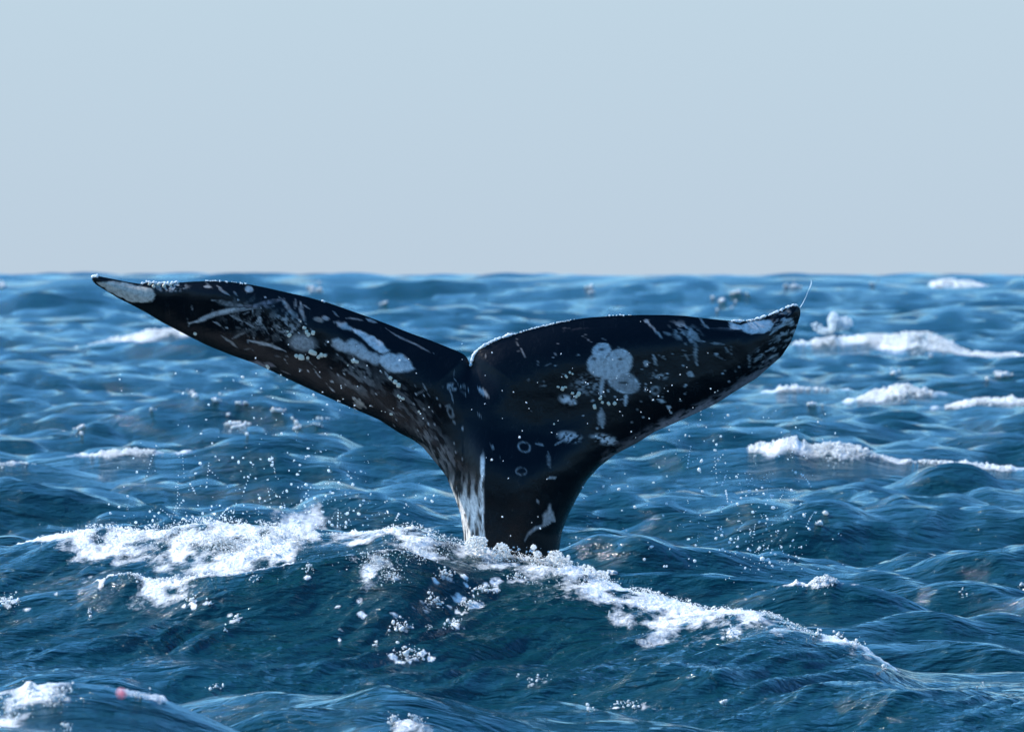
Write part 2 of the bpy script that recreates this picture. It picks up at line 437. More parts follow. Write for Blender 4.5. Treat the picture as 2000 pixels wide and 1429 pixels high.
_sc = np.clip(YY / 30, 1, 5)
# torn edges and holes, at a size that suits each crest
TORN = fbm2(XX * 11 / _sc, YY * 7 / _sc + ZZ * 9 / _sc, 67, 4)
FM = FM * np.clip(np.where(YY > 34, .30, .30) + np.where(YY > 34, 2.2, 2.2) * (TORN - .32), 0, 1.2)
# heaped froth: the foamy water itself is lumpy
_am = np.clip(YY / 30, 1, 5) * 0.026
LUMP = fbm2(XX * 30 / _sc, YY * 22 / _sc, 55, 5)
ZZ = ZZ + np.clip(FM - .25, 0, 1) * _am * (np.abs(LUMP - .5) * 3.0 + LUMP * .6 - .45) * (YY > 18)
idx = np.arange(nr * nc).reshape(nr, nc)
quads = np.stack([idx[:-1, :-1], idx[:-1, 1:], idx[1:, 1:], idx[1:, :-1]], -1).reshape(-1, 4)
V = np.stack([XX, YY, ZZ], -1).reshape(-1, 3)
print('sea grid', nr, nc, len(quads) * 2, 'tris')
n0 = len(V)
# the rest of the ocean round the camera, lower than any trough
S = 9500
V2 = np.array([[-S, -S, -.75], [S, -S, -.75], [S, S, -.75], [-S, S, -.75]], float)
V = np.concatenate([V, V2]); quads = np.concatenate([quads, np.array([[n0, n0 + 1, n0 + 2, n0 + 3]])])
sea = mesh_np('sea', V, quads, M_WATER)
tag(sea, 'choppy deep blue sea with a tall wave rising in front of the whale', None, None, 'structure')
fa = sea.data.attributes.new('foam', 'FLOAT', 'POINT')
fa.data.foreach_set('value', np.concatenate([FM.ravel(), np.zeros(4)]).astype(np.float32))
tx = V[:n0]

# ------------------------------------------------------------------ blobs (foam, drops)
phi = (1 + 5 ** .5) / 2
IV = np.array([(-1, phi, 0), (1, phi, 0), (-1, -phi, 0), (1, -phi, 0), (0, -1, phi), (0, 1, phi), (0, -1, -phi), (0, 1, -phi), (phi, 0, -1), (phi, 0, 1), (-phi, 0, -1), (-phi, 0, 1)])
IV /= np.linalg.norm(IV[0])
IF = np.array([(0, 11, 5), (0, 5, 1), (0, 1, 7), (0, 7, 10), (0, 10, 11), (1, 5, 9), (5, 11, 4), (11, 10, 2), (10, 7, 6), (7, 1, 8), (3, 9, 4), (3, 4, 2), (3, 2, 6), (3, 6, 8), (3, 8, 9), (4, 9, 5), (2, 4, 11), (6, 2, 10), (8, 6, 7), (9, 8, 1)])
def blobs(name, cen, rad, mat, squash=0.35, parent=None):
    n = len(cen)
    cen = np.asarray(cen, float); rad = np.asarray(rad, float)
    q = rng.normal(size=(n, 4)); q /= np.linalg.norm(q, axis=1)[:, None]
    a, b, c, d = q.T
    Rm = np.stack([1 - 2 * (c * c + d * d), 2 * (b * c - a * d), 2 * (b * d + a * c), 2 * (b * c + a * d), 1 - 2 * (b * b + d * d), 2 * (c * d - a * b), 2 * (b * d - a * c), 2 * (c * d + a * b), 1 - 2 * (b * b + c * c)], -1).reshape(n, 3, 3)
    sc3 = 1 + squash * rng.uniform(-1, 1, (n, 1, 3))
    loc = IV[None] * (1 + 0.12 * rng.normal(size=(n, 12, 1)) * (squash > .2)) * sc3
    v = np.einsum('nij,nkj->nki', Rm, loc) * rad[:, None, None] + cen[:, None, :]
    f = IF[None] + (np.arange(n) * 12)[:, None, None]
    return mesh_np(name, v.reshape(-1, 3), f.reshape(-1, 3), mat, True, parent)

def ridge_foam(r, n, r0, r1, lift=1.0, xlim=None, back=0.5):
    """froth heaped along a crest: dense on the crest, thinning down the front face"""
    if xlim is None: xlim = (r.x[0], r.x[-1])
    x = rng.uniform(xlim[0], xlim[1], n * 3)
    yc, zc, fo = r.at(x)
    px = x / (K * yc) + 1000
    clump = fbm2(x * 3.0 / r.wf, x * 0 + 1.7, 77, 4)
    keep = rng.uniform(0, 1, len(x)) < np.clip(fo / r.foam.max() * 1.3, 0, 1) * (0.35 + 1.1 * clump)
    keep &= fo > K * yc * 2.5
    x = x[keep][:n]; yc = yc[keep][:n]; zc = zc[keep][:n]; fo = fo[keep][:n]
    slope = np.maximum(zc, .12) / r.wf * .75
    t = np.abs(rng.normal(0, 0.5, len(x))) ** 1.1
    isb = rng.uniform(0, 1, len(x)) < back * 0.5
    w = fo / (slope + CAM_Z / yc) * (1.7 if r is hero else 1.0)
    wob = w * (0.5 + fbm2(x * 5 / r.wf, x * 0 + 9, 99, 3))
    d = np.where(isb, t * 0.4 * w + 0.02, -t * wob)
    y = yc + d
    g = fbm2(x * 14 / r.wf, y * 6 / r.wf, 13, 3)
    ok = g > 0.36 + 0.16 * np.clip(t, 0, 1.5)
    x, y, fo, t = x[ok], y[ok], fo[ok], t[ok]
    z = surf(x, y)
    h = lift * 0.45 * fo * np.clip(1.1 - t, 0, 1) * fbm2(x * 8 / r.wf, y * 8 / r.wf, 3, 3) * rng.uniform(0, 1, len(x)) ** 0.6
    rad = r0 * (r1 / r0) ** (rng.uniform(0, 1, len(x)) ** 2.2)
    return np.stack([x, y, z + h], -1), rad

def patch_foam(px0, py0, rx, ry, n, r0, r1, ymin=22, rot=0.0, lift=0.02):
    out = []
    for _ in range(n):
        a = random.uniform(0, 6.283); q = abs(random.gauss(0, 0.55))
        u, v = q * rx * math.cos(a), q * ry * math.sin(a)
        px = px0 + u * math.cos(rot) - v * math.sin(rot); py = py0 + u * math.sin(rot) + v * math.cos(rot)
        x, y, z = first_hit(px, py, ymin)
        if abs(y) > 1500: continue
        if n > 500 and float(fbm2(np.array([x * 9]), np.array([y * 7 + z * 12]), 19, 3)[0]) < 0.47 and random.random() < .85: continue
        out.append((x, y, z + random.uniform(0, lift)))
    out = np.array(out)
    rad = r0 * (r1 / r0) ** (rng.uniform(0, 1, len(out)) ** 2)
    return out, rad

def whitecap(name, parts_, label, mat=M_FOAM, cat='whitecap', group='whitecaps breaking across the sea'):
    c = np.concatenate([p[0] for p in parts_]); r = np.concatenate([p[1] for p in parts_])
    o = blobs(name, c, r, mat, .5)
    return tag(o, label, cat, group, 'stuff')

# ------------------------------------------------------------------ the whale's tail
UP = [(173,541),(185,539),(215,545),(245,551),(272,555),(285,551),(300,553),(320,553),(345,552),(370,550),(400,549),(430,549),(460,552),(490,556),(520,562),(560,571),(600,580),(640,591),(680,605),(720,619),(760,634),(800,650),(840,664),(870,676),(895,686),(908,693),(915,703),(919,716),(922,702),(927,690),(935,682),(950,672),(970,663),(985,658),(1010,651),(1040,642),(1060,637),(1090,630),(1120,624),(1150,620),(1180,618),(1210,616),(1250,615),(1300,615),(1340,617),(1370,621),(1410,625),(1430,627),(1455,628),(1480,624),(1505,616),(1530,606),(1545,599),(1556,596),(1562,598)]
LO = [(173,541),(172,547),(180,556),(200,568),(225,583),(250,595),(280,611),(310,629),(350,650),(400,675),(450,695),(500,712),(540,731),(580,750),(620,768),(660,786),(700,803),(740,820),(780,846),(805,858),(825,872),(850,902),(872,930),(887,967),(900,1005),(906,1050),(910,1100),(914,1300),(914,1560),(1000,1560),(1086,1560),(1088,1300),(1090,1120),(1092,1075),(1097,1040),(1110,1005),(1127,972),(1147,937),(1170,912),(1202,887),(1242,867),(1280,843),(1320,826),(1360,808),(1400,789),(1440,764),(1480,740),(1510,714),(1530,697),(1548,670),(1560,640),(1568,615),(1567,603),(1562,598)]
COR = [((173,541),(173,541)),((300,553),(250,595)),((430,549),(400,675)),((520,562),(540,731)),((640,591),(660,786)),((760,634),(780,846)),((840,664),(850,902)),((870,676),(887,967)),((895,686),(906,1050)),((908,693),(914,1560)),((919,716),(1000,1560)),((935,682),(1086,1560)),((950,672),(1092,1075)),((985,658),(1127,972)),((1040,642),(1170,912)),((1120,624),(1242,867)),((1250,615),(1360,808)),((1410,625),(1480,740)),((1480,624),(1530,697)),((1530,606),(1560,640)),((1562,598),(1562,598))]
def cum(P):
    P = np.array(P, float); s = np.concatenate([[0], np.cumsum(np.hypot(*np.diff(P, axis=0).T))]); return P, s
PU, SU = cum(UP); PL, SL = cum(LO)
cu = [SU[UP.index(a)] if i < len(COR) - 1 else SU[-1] for i, (a, b) in enumerate(COR)]
cl = [SL[LO.index(b)] if 0 < i < len(COR) - 1 else (0 if i == 0 else SL[-1]) for i, (a, b) in enumerate(COR)]
NUc, NV = 800, 140
sl_ = np.linspace(0, SL[-1], NUc)
su_ = np.interp(sl_, cl, cu)
def curve(P, S, s):
    # light smoothing of the traced polyline
    o = 0
    for k_, wgt in ((-4, .15), (-2, .22), (0, .26), (2, .22), (4, .15)):
        ss = np.clip(s + k_, 0, S[-1]); o = o + wgt * np.stack([np.interp(ss, S, P[:, 0]), np.interp(ss, S, P[:, 1])], -1)
    return o
CU, CL = curve(PU, SU, su_), curve(PL, SL, sl_)
v = np.linspace(0, 1, NV)
v = 0.5 - 0.5 * np.cos(np.pi * v) * (0.6 + 0.4 * np.abs(np.cos(np.pi * v)) ** 0) if False else v
# finer rows close to both edges so that the rim is round
v = np.sort(np.concatenate([np.linspace(0, 1, NV - 12), [0.0008, 0.002, 0.004, 0.9992, 0.998, 0.996, 0.0015, 0.9985, .010, .990, .0030, .997]]))
NV = len(v)
PX = CU[:, None, 0] * (1 - v)[None] + CL[:, None, 0] * v[None]
PY = CU[:, None, 1] * (1 - v)[None] + CL[:, None, 1] * v[None]
# distance to outline in pixels
bd = np.concatenate([CU[::2], CL[::2]])
bd = bd[bd[:, 1] < 1520]
P_ = np.stack([PX.ravel(), PY.ravel()], -1)
D = np.empty(len(P_))
for i in range(0, len(P_), 20000):
    q = P_[i:i + 20000]
    D[i:i + 20000] = np.sqrt(((q[:, None, :] - bd[None]) ** 2).sum(-1).min(1))
D = D.reshape(PX.shape)
D[:, 0] = 0; D[:, -1] = 0; D[0] = 0; D[-1] = 0
m_ = K * 30
ped = smooth(800, 980, PY) * 1.0
xc = 1000 - 60 * smooth(1000, 700, PY)
lobe = np.abs(PX - xc)
Tl = 0.085 * smooth(760, 150, lobe) + 0.022                       # fluke half thickness
T = Tl * (1 - ped) + 0.20 * ped
Rr = (75 * smooth(800, 100, lobe) + 22) * (1 - ped) + 92 * ped
q = np.clip(D / Rr, 0, 1)
g_el = np.sqrt(np.clip(1 - (1 - q) ** 2, 0, 1))
g_th = 1 - (1 - q) ** 1.7
upedge = smooth(0.0, 0.45, np.broadcast_to(v[None], PX.shape))
g = g_th * (1 - np.maximum(ped, 0.55 * upedge)) + g_el * np.maximum(ped, 0.55 * upedge)
front = T * g
back = T * g
# keel: ridge line down the peduncle; the flank left of it turns away sharply
xl = np.interp(PY, [p[1] for p in LO[15:29]], [p[0] for p in LO[15:29]])
xr = 946 - 0 * PY
xrr = np.interp(PY, [p[1] for p in LO[30:44]][::-1], [p[0] for p in LO[30:44]][::-1])
fl = np.clip((PX - xl) / np.maximum(xr - xl, 10), 0, 1)
facet = np.where(PX < xr, 0.24 * fl ** 0.85, 0.24 * np.clip(1 - (np.clip(PX - xr, 0, 1e4) / np.maximum(xrr - xr, 60)) ** 2.2, 0.0, 1) ** 0.5)
wk = smooth(840, 960, PY)
front = front * (1 - wk) + facet * np.minimum(1, g_el * 3) * wk
front += 0.045 * np.exp(-((PX - 955) / 45) ** 2) * smooth(740, 880, PY) * (1 - wk)
# folds and hollows in the flukes
front += 0.012 * (fbm2(PX / 60, PY / 60, 51, 3) - .5) * np.clip(D / 25, 0, 1)
# sweep: tips curl away, left fluke turned a little to the light
mid = 0.22 * (lobe / 600) ** 1.8 + 0.10 * smooth(0, -500, PX - 900) * (PY - 650) / 150
wob = np.zeros(NUc)
Xw = (PX - 1000) * m_; Zw = CAM_Z - (PY - HOR) * m_
Yf = mid - front; Yb = mid + back
nf = NUc * NV
gi = np.arange(nf).reshape(NUc, NV)
gb = gi + nf
gb = gb.copy()
gb[:, 0] = gi[:, 0]; gb[:, -1] = gi[:, -1]; gb[0] = gi[0]; gb[-1] = gi[-1]
F1 = np.stack([gi[:-1, :-1], gi[:-1, 1:], gi[1:, 1:], gi[1:, :-1]], -1).reshape(-1, 4)
F2 = np.stack([gb[:-1, :-1], gb[1:, :-1], gb[1:, 1:], gb[:-1, 1:]], -1).reshape(-1, 4)
VW = np.concatenate([np.stack([Xw, Yf, Zw], -1).reshape(-1, 3), np.stack([Xw, Yb, Zw], -1).reshape(-1, 3)])
ORG = np.array([0.0, 30.0, 0.0])
FW = np.concatenate([F1, F2])
whale = mesh_np('gray_whale', VW, FW, M_SKIN)
whale.location = ORG
tag(whale, 'black whale tail fluke raised above the wave, scarred with grey patches', 'whale')

# pigment: scars, patches and scratches as they lie on the skin, plus a painted sun gleam
Cm = np.zeros(PX.shape + (4,)); Cm[..., :3] = (0.74, 0.72, 0.70)
nzx = (fbm2(PX / 9, PY / 9, 61, 3) - .5) * 7; nzy = (fbm2(PX / 9, PY / 9, 71, 3) - .5) * 7
JX, JY = PX + nzx, PY + nzy
def put(alpha, colr=None):
    a = np.clip(alpha, 0, 1)
    if colr is not None:
        k = (a > Cm[..., 3]) | (a > .3)
        for c_ in range(3): Cm[..., c_] = np.where(k, colr[c_], Cm[..., c_])
    Cm[..., 3] = np.maximum(Cm[..., 3], a)
def poly(pts, a=.8, soft=2.5, colr=None, jit=True):
    X_, Y_ = (JX, JY) if jit else (PX, PY)
    P = np.array(pts, float); inside = np.zeros(X_.shape, bool); dist = np.full(X_.shape, 1e9)
    x0, y0, x1, y1 = P[:, 0].min() - 12, P[:, 1].min() - 12, P[:, 0].max() + 12, P[:, 1].max() + 12
    s = (X_ > x0) & (X_ < x1) & (Y_ > y0) & (Y_ < y1)
    xs, ys = X_[s], Y_[s]; ins = np.zeros(xs.shape, bool); ds = np.full(xs.shape, 1e9)
    for i in range(len(P)):
        a0, b0 = P[i - 1], P[i]
        e = b0 - a0
        t = np.clip(((xs - a0[0]) * e[0] + (ys - a0[1]) * e[1]) / (e @ e + 1e-9), 0, 1)
        ds = np.minimum(ds, np.hypot(xs - a0[0] - t * e[0], ys - a0[1] - t * e[1]))
        c1 = (a0[1] > ys) != (b0[1] > ys)
        with np.errstate(divide='ignore', invalid='ignore'):
            xi = (b0[0] - a0[0]) * (ys - a0[1]) / (b0[1] - a0[1] + 1e-12) + a0[0]
        ins ^= c1 & (xs < xi)
    sd_ = np.where(ins, ds, -ds)
    al = np.zeros(X_.shape); al[s] = smooth(-soft, soft, sd_) * a
    put(al, colr)
def stroke(pts, wd=2.5, a=.6, colr=None, fray=0.5, jit=0.4):
    X_, Y_ = PX + nzx * jit, PY + nzy * jit
    P = np.array(pts, float); dist = np.full(PX.shape, 1e9)
    x0, y0, x1, y1 = P[:, 0].min() - 20, P[:, 1].min() - 20, P[:, 0].max() + 20, P[:, 1].max() + 20
    s = (X_ > x0) & (X_ < x1) & (Y_ > y0) & (Y_ < y1)
    xs, ys = X_[s], Y_[s]; ds = np.full(xs.shape, 1e9); along = np.zeros(xs.shape)
    L_ = 0
    for a0, b0 in zip(P[:-1], P[1:]):
        e = b0 - a0; ln = np.hypot(*e)
        t = np.clip(((xs - a0[0]) * e[0] + (ys - a0[1]) * e[1]) / (e @ e + 1e-9), 0, 1)
        dd = np.hypot(xs - a0[0] - t * e[0], ys - a0[1] - t * e[1])
        along = np.where(dd < ds, L_ + t * ln, along); ds = np.minimum(ds, dd); L_ += ln
    taper = np.clip(np.minimum(along, L_ - along) / (L_ * 0.25 + 1e-6), 0.35, 1)
    fr = 1 - fray * vnoise2(xs / 4, ys / 4, 5)
    al = np.zeros(PX.shape); al[s] = smooth(wd * taper * 1.35, wd * taper * .5, ds) * a * fr
    put(al, colr)
def ell(cx, cy, rx, ry, rot=0, a=.8, ring=None, soft=.25, colr=None, jit=.5):
    X_, Y_ = PX + nzx * jit - cx, PY + nzy * jit - cy
    c_, s_ = math.cos(R(rot)), math.sin(R(rot))
    u, w_ = (X_ * c_ + Y_ * s_) / rx, (-X_ * s_ + Y_ * c_) / ry
    q_ = np.hypot(u, w_)
    if ring: al = np.exp(-((q_ - 1) / ring) ** 2) * a * (0.25 + 1.0 * vnoise2(PX / 6, PY / 6, 3))
    else: al = smooth(1 + soft, 1 - soft, q_) * a
    put(al, colr)
def cloud(cx, cy, rx, ry, rot=0, a=.4, scale=7, thr=.5, seed=1, stretch=1.0, srot=0):
    c_, s_ = math.cos(R(rot)), math.sin(R(rot))
    X_, Y_ = PX - cx, PY - cy
    q_ = np.hypot((X_ * c_ + Y_ * s_) / rx, (-X_ * s_ + Y_ * c_) / ry)
    c2, s2 = math.cos(R(srot)), math.sin(R(srot))
    n_ = fbm2((PX * c2 + PY * s2) / scale / stretch, (-PX * s2 + PY * c2) / scale, seed, 4)
    put(smooth(1.1, .3, q_) * smooth(thr, thr + .16, n_) * a)

WARM = (0.62, 0.57, 0.50); PINK = (0.46, 0.40, 0.42); WHITE = (0.72, 0.74, 0.74)
# left fluke
poly([(183,551),(215,549),(262,558),(290,563),(299,576),(293,588),(270,592),(240,586),(205,568)], .9, 2, WARM)
for x_ in (190, 203, 217, 231, 244): stroke([(x_, 545), (x_ + 3, 556)], 2.2, .0)
cloud(330, 560, 40, 12, 0, .7, 5, .45, 3)
stroke([(365,632),(385,627),(402,619),(425,611),(450,605),(478,602)], 4.2, .75)
stroke([(380,629),(420,616),(470,606),(510,602)], 2.0, .4)
stroke([(412,586),(430,590),(455,596),(490,600)], 5, .32, fray=.9)
stroke([(468,596),(492,600),(515,592),(538,588),(555,583)], 4, .6, PINK, fray=.9)
stroke([(512,596),(530,600)], 3, .5, PINK, .9)
stroke([(545,580),(556,592),(566,606),(578,616),(585,628)], 4.5, .5, fray=.8)
stroke([(576,585),(577,602)], 3, .28); stroke([(588,588),(588,606),(594,622),(597,632)], 3, .5)
stroke([(590,594),(606,604)], 1.6, .35)
stroke([(423,557),(434,569),(447,577)], 2.6, .5)
stroke([(455,569),(462,578)], 2, .3); ell(485, 565, 8, 6, 20, .6, colr=WHITE); stroke([(395,559),(411,560)], 3, .6)
stroke([(447,615),(462,622),(472,629)], 2.6, .38); stroke([(476,628),(488,635),(498,640)], 2, .4)
stroke([(415,628),(422,632),(430,638)], 2, .5)
stroke([(505,618),(508,632)], 4, .5); stroke([(498,632),(507,620),(508,634),(500,634)], 1.8, .6)
stroke([(450,662),(465,655),(477,649)], 2.2, .35); stroke([(430,656),(448,668),(462,680)], 2.4, .35)
stroke([(482,671),(483,665),(500,668),(525,674),(545,681),(558,686)], 2.8, .65)
cloud(560, 635, 42, 30, 30, .4, 6, .48, 8)
cloud(500, 625, 90, 50, 20, .13, 8, .52, 9)
ell(590, 669, 24, 15, 10, .42, soft=.5); ell(592, 672, 20, 12, 10, .55, ring=.16); ell(593, 673, 10, 5, 5, .5, ring=.3)
ell(622, 624, 9, 5, 15, .4, colr=WARM); ell(636, 621, 7, 4, 10, .4); stroke([(650,607),(660,618)], 2, .3)
poly([(653,629),(664,629),(676,633),(690,640),(688,646),(672,642),(660,638)], .6, 3)
poly([(688,642),(703,644),(722,654),(742,664),(752,676),(761,684),(754,689),(742,688),(730,680),(716,668),(700,655)], .85, 2)
poly([(650,662),(662,660),(673,668),(688,664),(706,670),(720,684),(738,692),(745,700),(735,712),(716,704),(700,696),(684,690),(662,684),(650,676)], .62, 4)
poly([(742,694),(762,690),(784,692),(800,704),(809,718),(798,724),(772,727),(758,724),(746,712),(738,702)], .78, 3)
stroke([(752,724),(760,738),(768,746)], 2.4, .5)
stroke([(676,622),(692,622),(708,626)], 1.6, .35); stroke([(715,623),(734,630)], 3, .5, WHITE)
stroke([(752,640),(775,655),(800,667),(830,682),(848,691)], 1.8, .3)
cloud(700, 735, 70, 40, 30, .18, 9, .46, 14, 2.2, 40)
cloud(790, 790, 110, 40, 45, .11, 7, .44, 15, 3.0, 47)
cloud(850, 880, 80, 40, 55, .20, 6, .46, 16, 3.5, 60)
stroke([(690,780),(702,787),(714,795)], 5, .65, WARM); stroke([(690,788),(706,798)], 3, .5, WARM)
stroke([(934,757),(944,765),(954,773)], 4.6, .75, (0.55, .6, .62)); cloud(888, 755, 30, 9, 5, .5, 5, .5, 17)
ell(880, 803, 5, 10, -20, .4, ring=.3); stroke([(884,820),(890,826)], 2, .4)
stroke([(515,709),(524,712),(535,716)], 4, .5, PINK, .6)
poly([(482,707),(500,705),(520,712),(525,720),(505,716)], .45, 3, PINK)
# right fluke
ell(1175, 683, 18, 13, -10, .68, soft=.12); ell(1168, 712, 20, 22, 0, .68, soft=.12); ell(1210, 706, 24, 24, 30, .68, soft=.1)
ell(1192, 722, 28, 19, 10, .68, soft=.12); ell(1217, 746, 31, 20, 20, .42, soft=.15)
ell(1218, 747, 29, 18, 20, .8, ring=.10, jit=.1); ell(1217, 746, 17, 7, -8, .6, ring=.3)
for cx_, cy_, rx_, ry_ in ((1174, 682, 5, 3), (1211, 701, 5, 2.5), (1217, 747, 9, 2.2), (1160, 700, 4, 3)):
    q_ = np.hypot((PX - cx_) / rx_, (PY - cy_) / ry_); Cm[..., 3] *= 1 - .8 * smooth(1.6, .5, q_)
for cx_, cy_, rx_, ry_, ro_ in ((1175,683,18,13,-10),(1168,712,20,22,0),(1210,706,24,24,30)): ell(cx_, cy_, rx_ * .97, ry_ * .97, ro_, .95, ring=.09, jit=.5)
stroke([(1178,730),(1175,752),(1173,775)], 4.5, .62, fray=.2); stroke([(1174,797),(1174,815),(1176,834)], 7, .5, fray=.4)
stroke([(1223,766),(1221,792)], 4, .75, fray=.2)
cloud(1148, 750, 38, 26, 0, .38, 5, .46, 24); cloud(1108, 780, 20, 11, 15, .8, 9, .3, 25)
stroke([(1262,626),(1275,640),(1290,656),(1298,666)], 1.9, .5, fray=.2); ell(1264, 627, 4, 4, 0, .5)
stroke([(1295,648),(1312,655)], 2.6, .35); cloud(1340, 650, 40, 22, 25, .5, 6, .48, 26, 2, 35)
stroke([(1330,642),(1345,652),(1358,662),(1376,667)], 4, .5, fray=.8); stroke([(1358,662),(1360,680),(1358,695),(1363,714)], 3.5, .45, fray=.8)
stroke([(1370,622),(1375,633),(1385,642)], 2.6, .5); stroke([(1390,670),(1415,673)], 2.6, .3, fray=.9); stroke([(1418,680),(1425,690)], 2, .35)
stroke([(1338,692),(1346,704)], 2, .3); stroke([(1276,692),(1280,702),(1278,712)], 2.5, .6); stroke([(1464,690),(1466,712)], 2, .45)
ell(1261, 710, 5, 6, 0, .5); ell(1349, 731, 7, 5, 30, .5)
poly([(1427,628),(1448,634),(1480,627),(1504,624),(1514,634),(1508,646),(1490,652),(1468,652),(1450,644),(1428,643)], .85, 2)
cloud(1540, 640, 34, 42, 0, .6, 6, .46, 30, 2.2, -20); cloud(1505, 690, 50, 26, -35, .42, 5, .5, 31, 2, -30)
stroke([(1505,656),(1520,642)], 2, .5); stroke([(1518,640),(1545,632)], 3, .4)
stroke([(1285,780),(1299,786)], 3.8, .6, WHITE, .2); ell(1306, 795, 4, 3, 40, .8, colr=WHITE); ell(1311, 806, 3, 3, 0, .8, colr=WHITE)
ell(1280, 762, 7, 7, 0, .35, ring=.35); cloud(1290, 735, 25, 8, 0, .5, 4, .5, 33)
# scuffed leading edges
for (xa, ya), (xb, yb), al in (((1180, 905), (1280, 846), .30), ((1280, 843), (1400, 789), .60), ((1400, 789), (1520, 706), .42)):
    e = np.array([xb - xa, yb - ya], float); ln = np.hypot(*e)
    t = ((PX - xa) * e[0] + (PY - ya) * e[1]) / ln ** 2
    ok = smooth(-.1, .08, t) * smooth(1.1, .92, t)
    n_ = fbm2((PX * .86 - PY * .5) / 16, (PX * .5 + PY * .86) / 5, 41, 4)
    al_ = ok * smooth(20, 2, D - 3) * smooth(.34, .6, n_ + .25 * smooth(14, 0, D)) * al * (PX > 1100) * (PY > 640)
    put(al_, PINK)
# base of the flukes and stock
ell(1024, 871, 12, 9, 15, .42, ring=.13); ell(1018, 917, 10, 7, 10, .42, ring=.11)
stroke([(1046,864),(1062,868)], 2.5, .4); cloud(1112, 852, 28, 13, 10, .85, 5, .36, 43); stroke([(1082,868),(1100,858),(1110,852)], 2, .5)
cloud(1180, 857, 32, 12, 12, .85, 5, .38, 44); stroke([(1068,932),(1078,929),(1088,931)], 2.6, .6)
stroke([(1070,880),(1072,900),(1074,910)], 4, .3, fray=.9); stroke([(1048,972),(1052,980)], 3, .35)
poly([(1073,980),(1078,995),(1084,1014),(1072,1018),(1060,1022),(1061,1004),(1068,996)], .5, 3)
stroke([(1084,1015),(1066,1021),(1046,1028),(1032,1038),(1024,1052)], 2.4, .6, fray=.5)
# sun gleam on the wet flank left of the keel, painted as pale streaks
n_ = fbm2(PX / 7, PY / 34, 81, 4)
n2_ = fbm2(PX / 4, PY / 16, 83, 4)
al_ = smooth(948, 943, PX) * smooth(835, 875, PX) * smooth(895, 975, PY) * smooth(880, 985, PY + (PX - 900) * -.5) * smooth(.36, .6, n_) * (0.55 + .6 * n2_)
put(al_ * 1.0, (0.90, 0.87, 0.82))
put(smooth(6, 2, np.abs(PX - 941 - 2 * np.sin(PY / 23))) * smooth(875, 905, PY) * smooth(.38, .55, n2_) * .95, (0.92, .90, .86))  # same gleam, painted as a bright line along the keel
# specks
srng = np.random.default_rng(5)
for i in range(150):
    if i % 2: cx_, cy_ = srng.normal(1240, 120), srng.normal(745, 45)
    else: cx_, cy_ = srng.normal(700, 160), 0; cy_ = 640 + (cx_ - 450) * .45 + srng.normal(0, 38)
    r_ = srng.uniform(1.0, 2.6); q_ = None
    s = (np.abs(PX - cx_) < 8) & (np.abs(PY - cy_) < 8)
    if not s.any(): continue
    al = np.zeros(PX.shape); al[s] = smooth(1.3, .5, np.hypot(PX[s] - cx_, (PY[s] - cy_) / srng.uniform(.7, 1.6)) / r_) * srng.uniform(.2, .85)
    put(al)
for i in range(90):
    cx_ = srng.uniform(360, 1520); L_ = srng.uniform(6, 26); an = R(srng.choice([35, -20, 80, 60]) + srng.normal(0, 14))
    cy_ = (600 + max(0, (min(cx_, 950) - 350)) * .28 if cx_ < 950 else 700) + srng.normal(0, 45)
    stroke([(cx_, cy_), (cx_ + L_ * math.cos(an), cy_ + L_ * math.sin(an))], srng.uniform(.9, 1.6), srng.uniform(.12, .4))
Cm[..., 3] = np.clip(Cm[..., 3], 0, 1)
back_c = np.zeros_like(Cm); back_c[..., :3] = Cm[..., :3]
back_c[..., 3] = smooth(.62, .8, fbm2(PX / 30, PY / 30, 91, 5)) * .4
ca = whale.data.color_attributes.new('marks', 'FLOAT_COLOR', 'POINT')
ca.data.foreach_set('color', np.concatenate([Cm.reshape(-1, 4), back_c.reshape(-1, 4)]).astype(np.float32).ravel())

# barnacles: low ribbed domes, a shared mesh, children of the whale
def barnacle_mesh():
    vs = []; fs = []
    n = 8
    for r_, h in ((1.0, 0.0), (0.72, .55), (0.38, .75)):
        for i in range(n):
            a = 2 * math.pi * i / n; rr = r_ * (1 + (.10 if i % 2 else -.06))
            vs.append((rr * math.cos(a), -h, rr * math.sin(a)))
    vs.append((0, -.45, 0))
    for k_ in range(2):
        for i in range(n): fs.append((k_ * n + i, k_ * n + (i + 1) % n, (k_ + 1) * n + (i + 1) % n, (k_ + 1) * n + i))
    for i in range(n): fs.append((2 * n + i, 2 * n + (i + 1) % n, 3 * n))
    me = bpy.data.meshes.new('barnacle'); me.from_pydata(vs, [], fs); me.update()
    me.polygons.foreach_set('use_smooth', [True] * len(me.polygons)); me.materials.append(M_BARN)
    return me
BM = barnacle_mesh()
barn = [(1097,759,6),(1104,756,4),(1090,754,3.5),(1118,767,6.5),(1129,770,6),(1125,774,4),(1172,778,6.5),(1162,794,5.5),(1188,788,7),(1201,786,6),(1176,784,4),
        (567,654,6.5),(562,648,4),(595,640,6),(600,648,6.5),(603,654,4.5),(613,649,4.5),(588,628,3.5),
        (580,694,6),(590,697,7),(600,698,6),(608,688,6),(616,690,7),(622,696,6),(630,693,5),(636,693,4),
        (690,704,6),(698,706,5.5),(680,712,3.5),(762,738,5),(772,746,4.5),(778,752,6),(782,775,5),(778,772,5),(788,778,5),
        (765,808,6),(818,803,4.5),(379,652,5),(288,555,5),(296,559,5),(306,556,4.5),(318,559,4.5),(330,557,4),(521,716,4.5),(1082,827,2.5),(1112,728,4.5),(1118,730,4),(1105,735,4.5)]
FX, FY, FZ = Xw.ravel(), Yf.ravel(), Zw.ravel()
flatP = np.stack([PX.ravel(), PY.ravel()], -1)
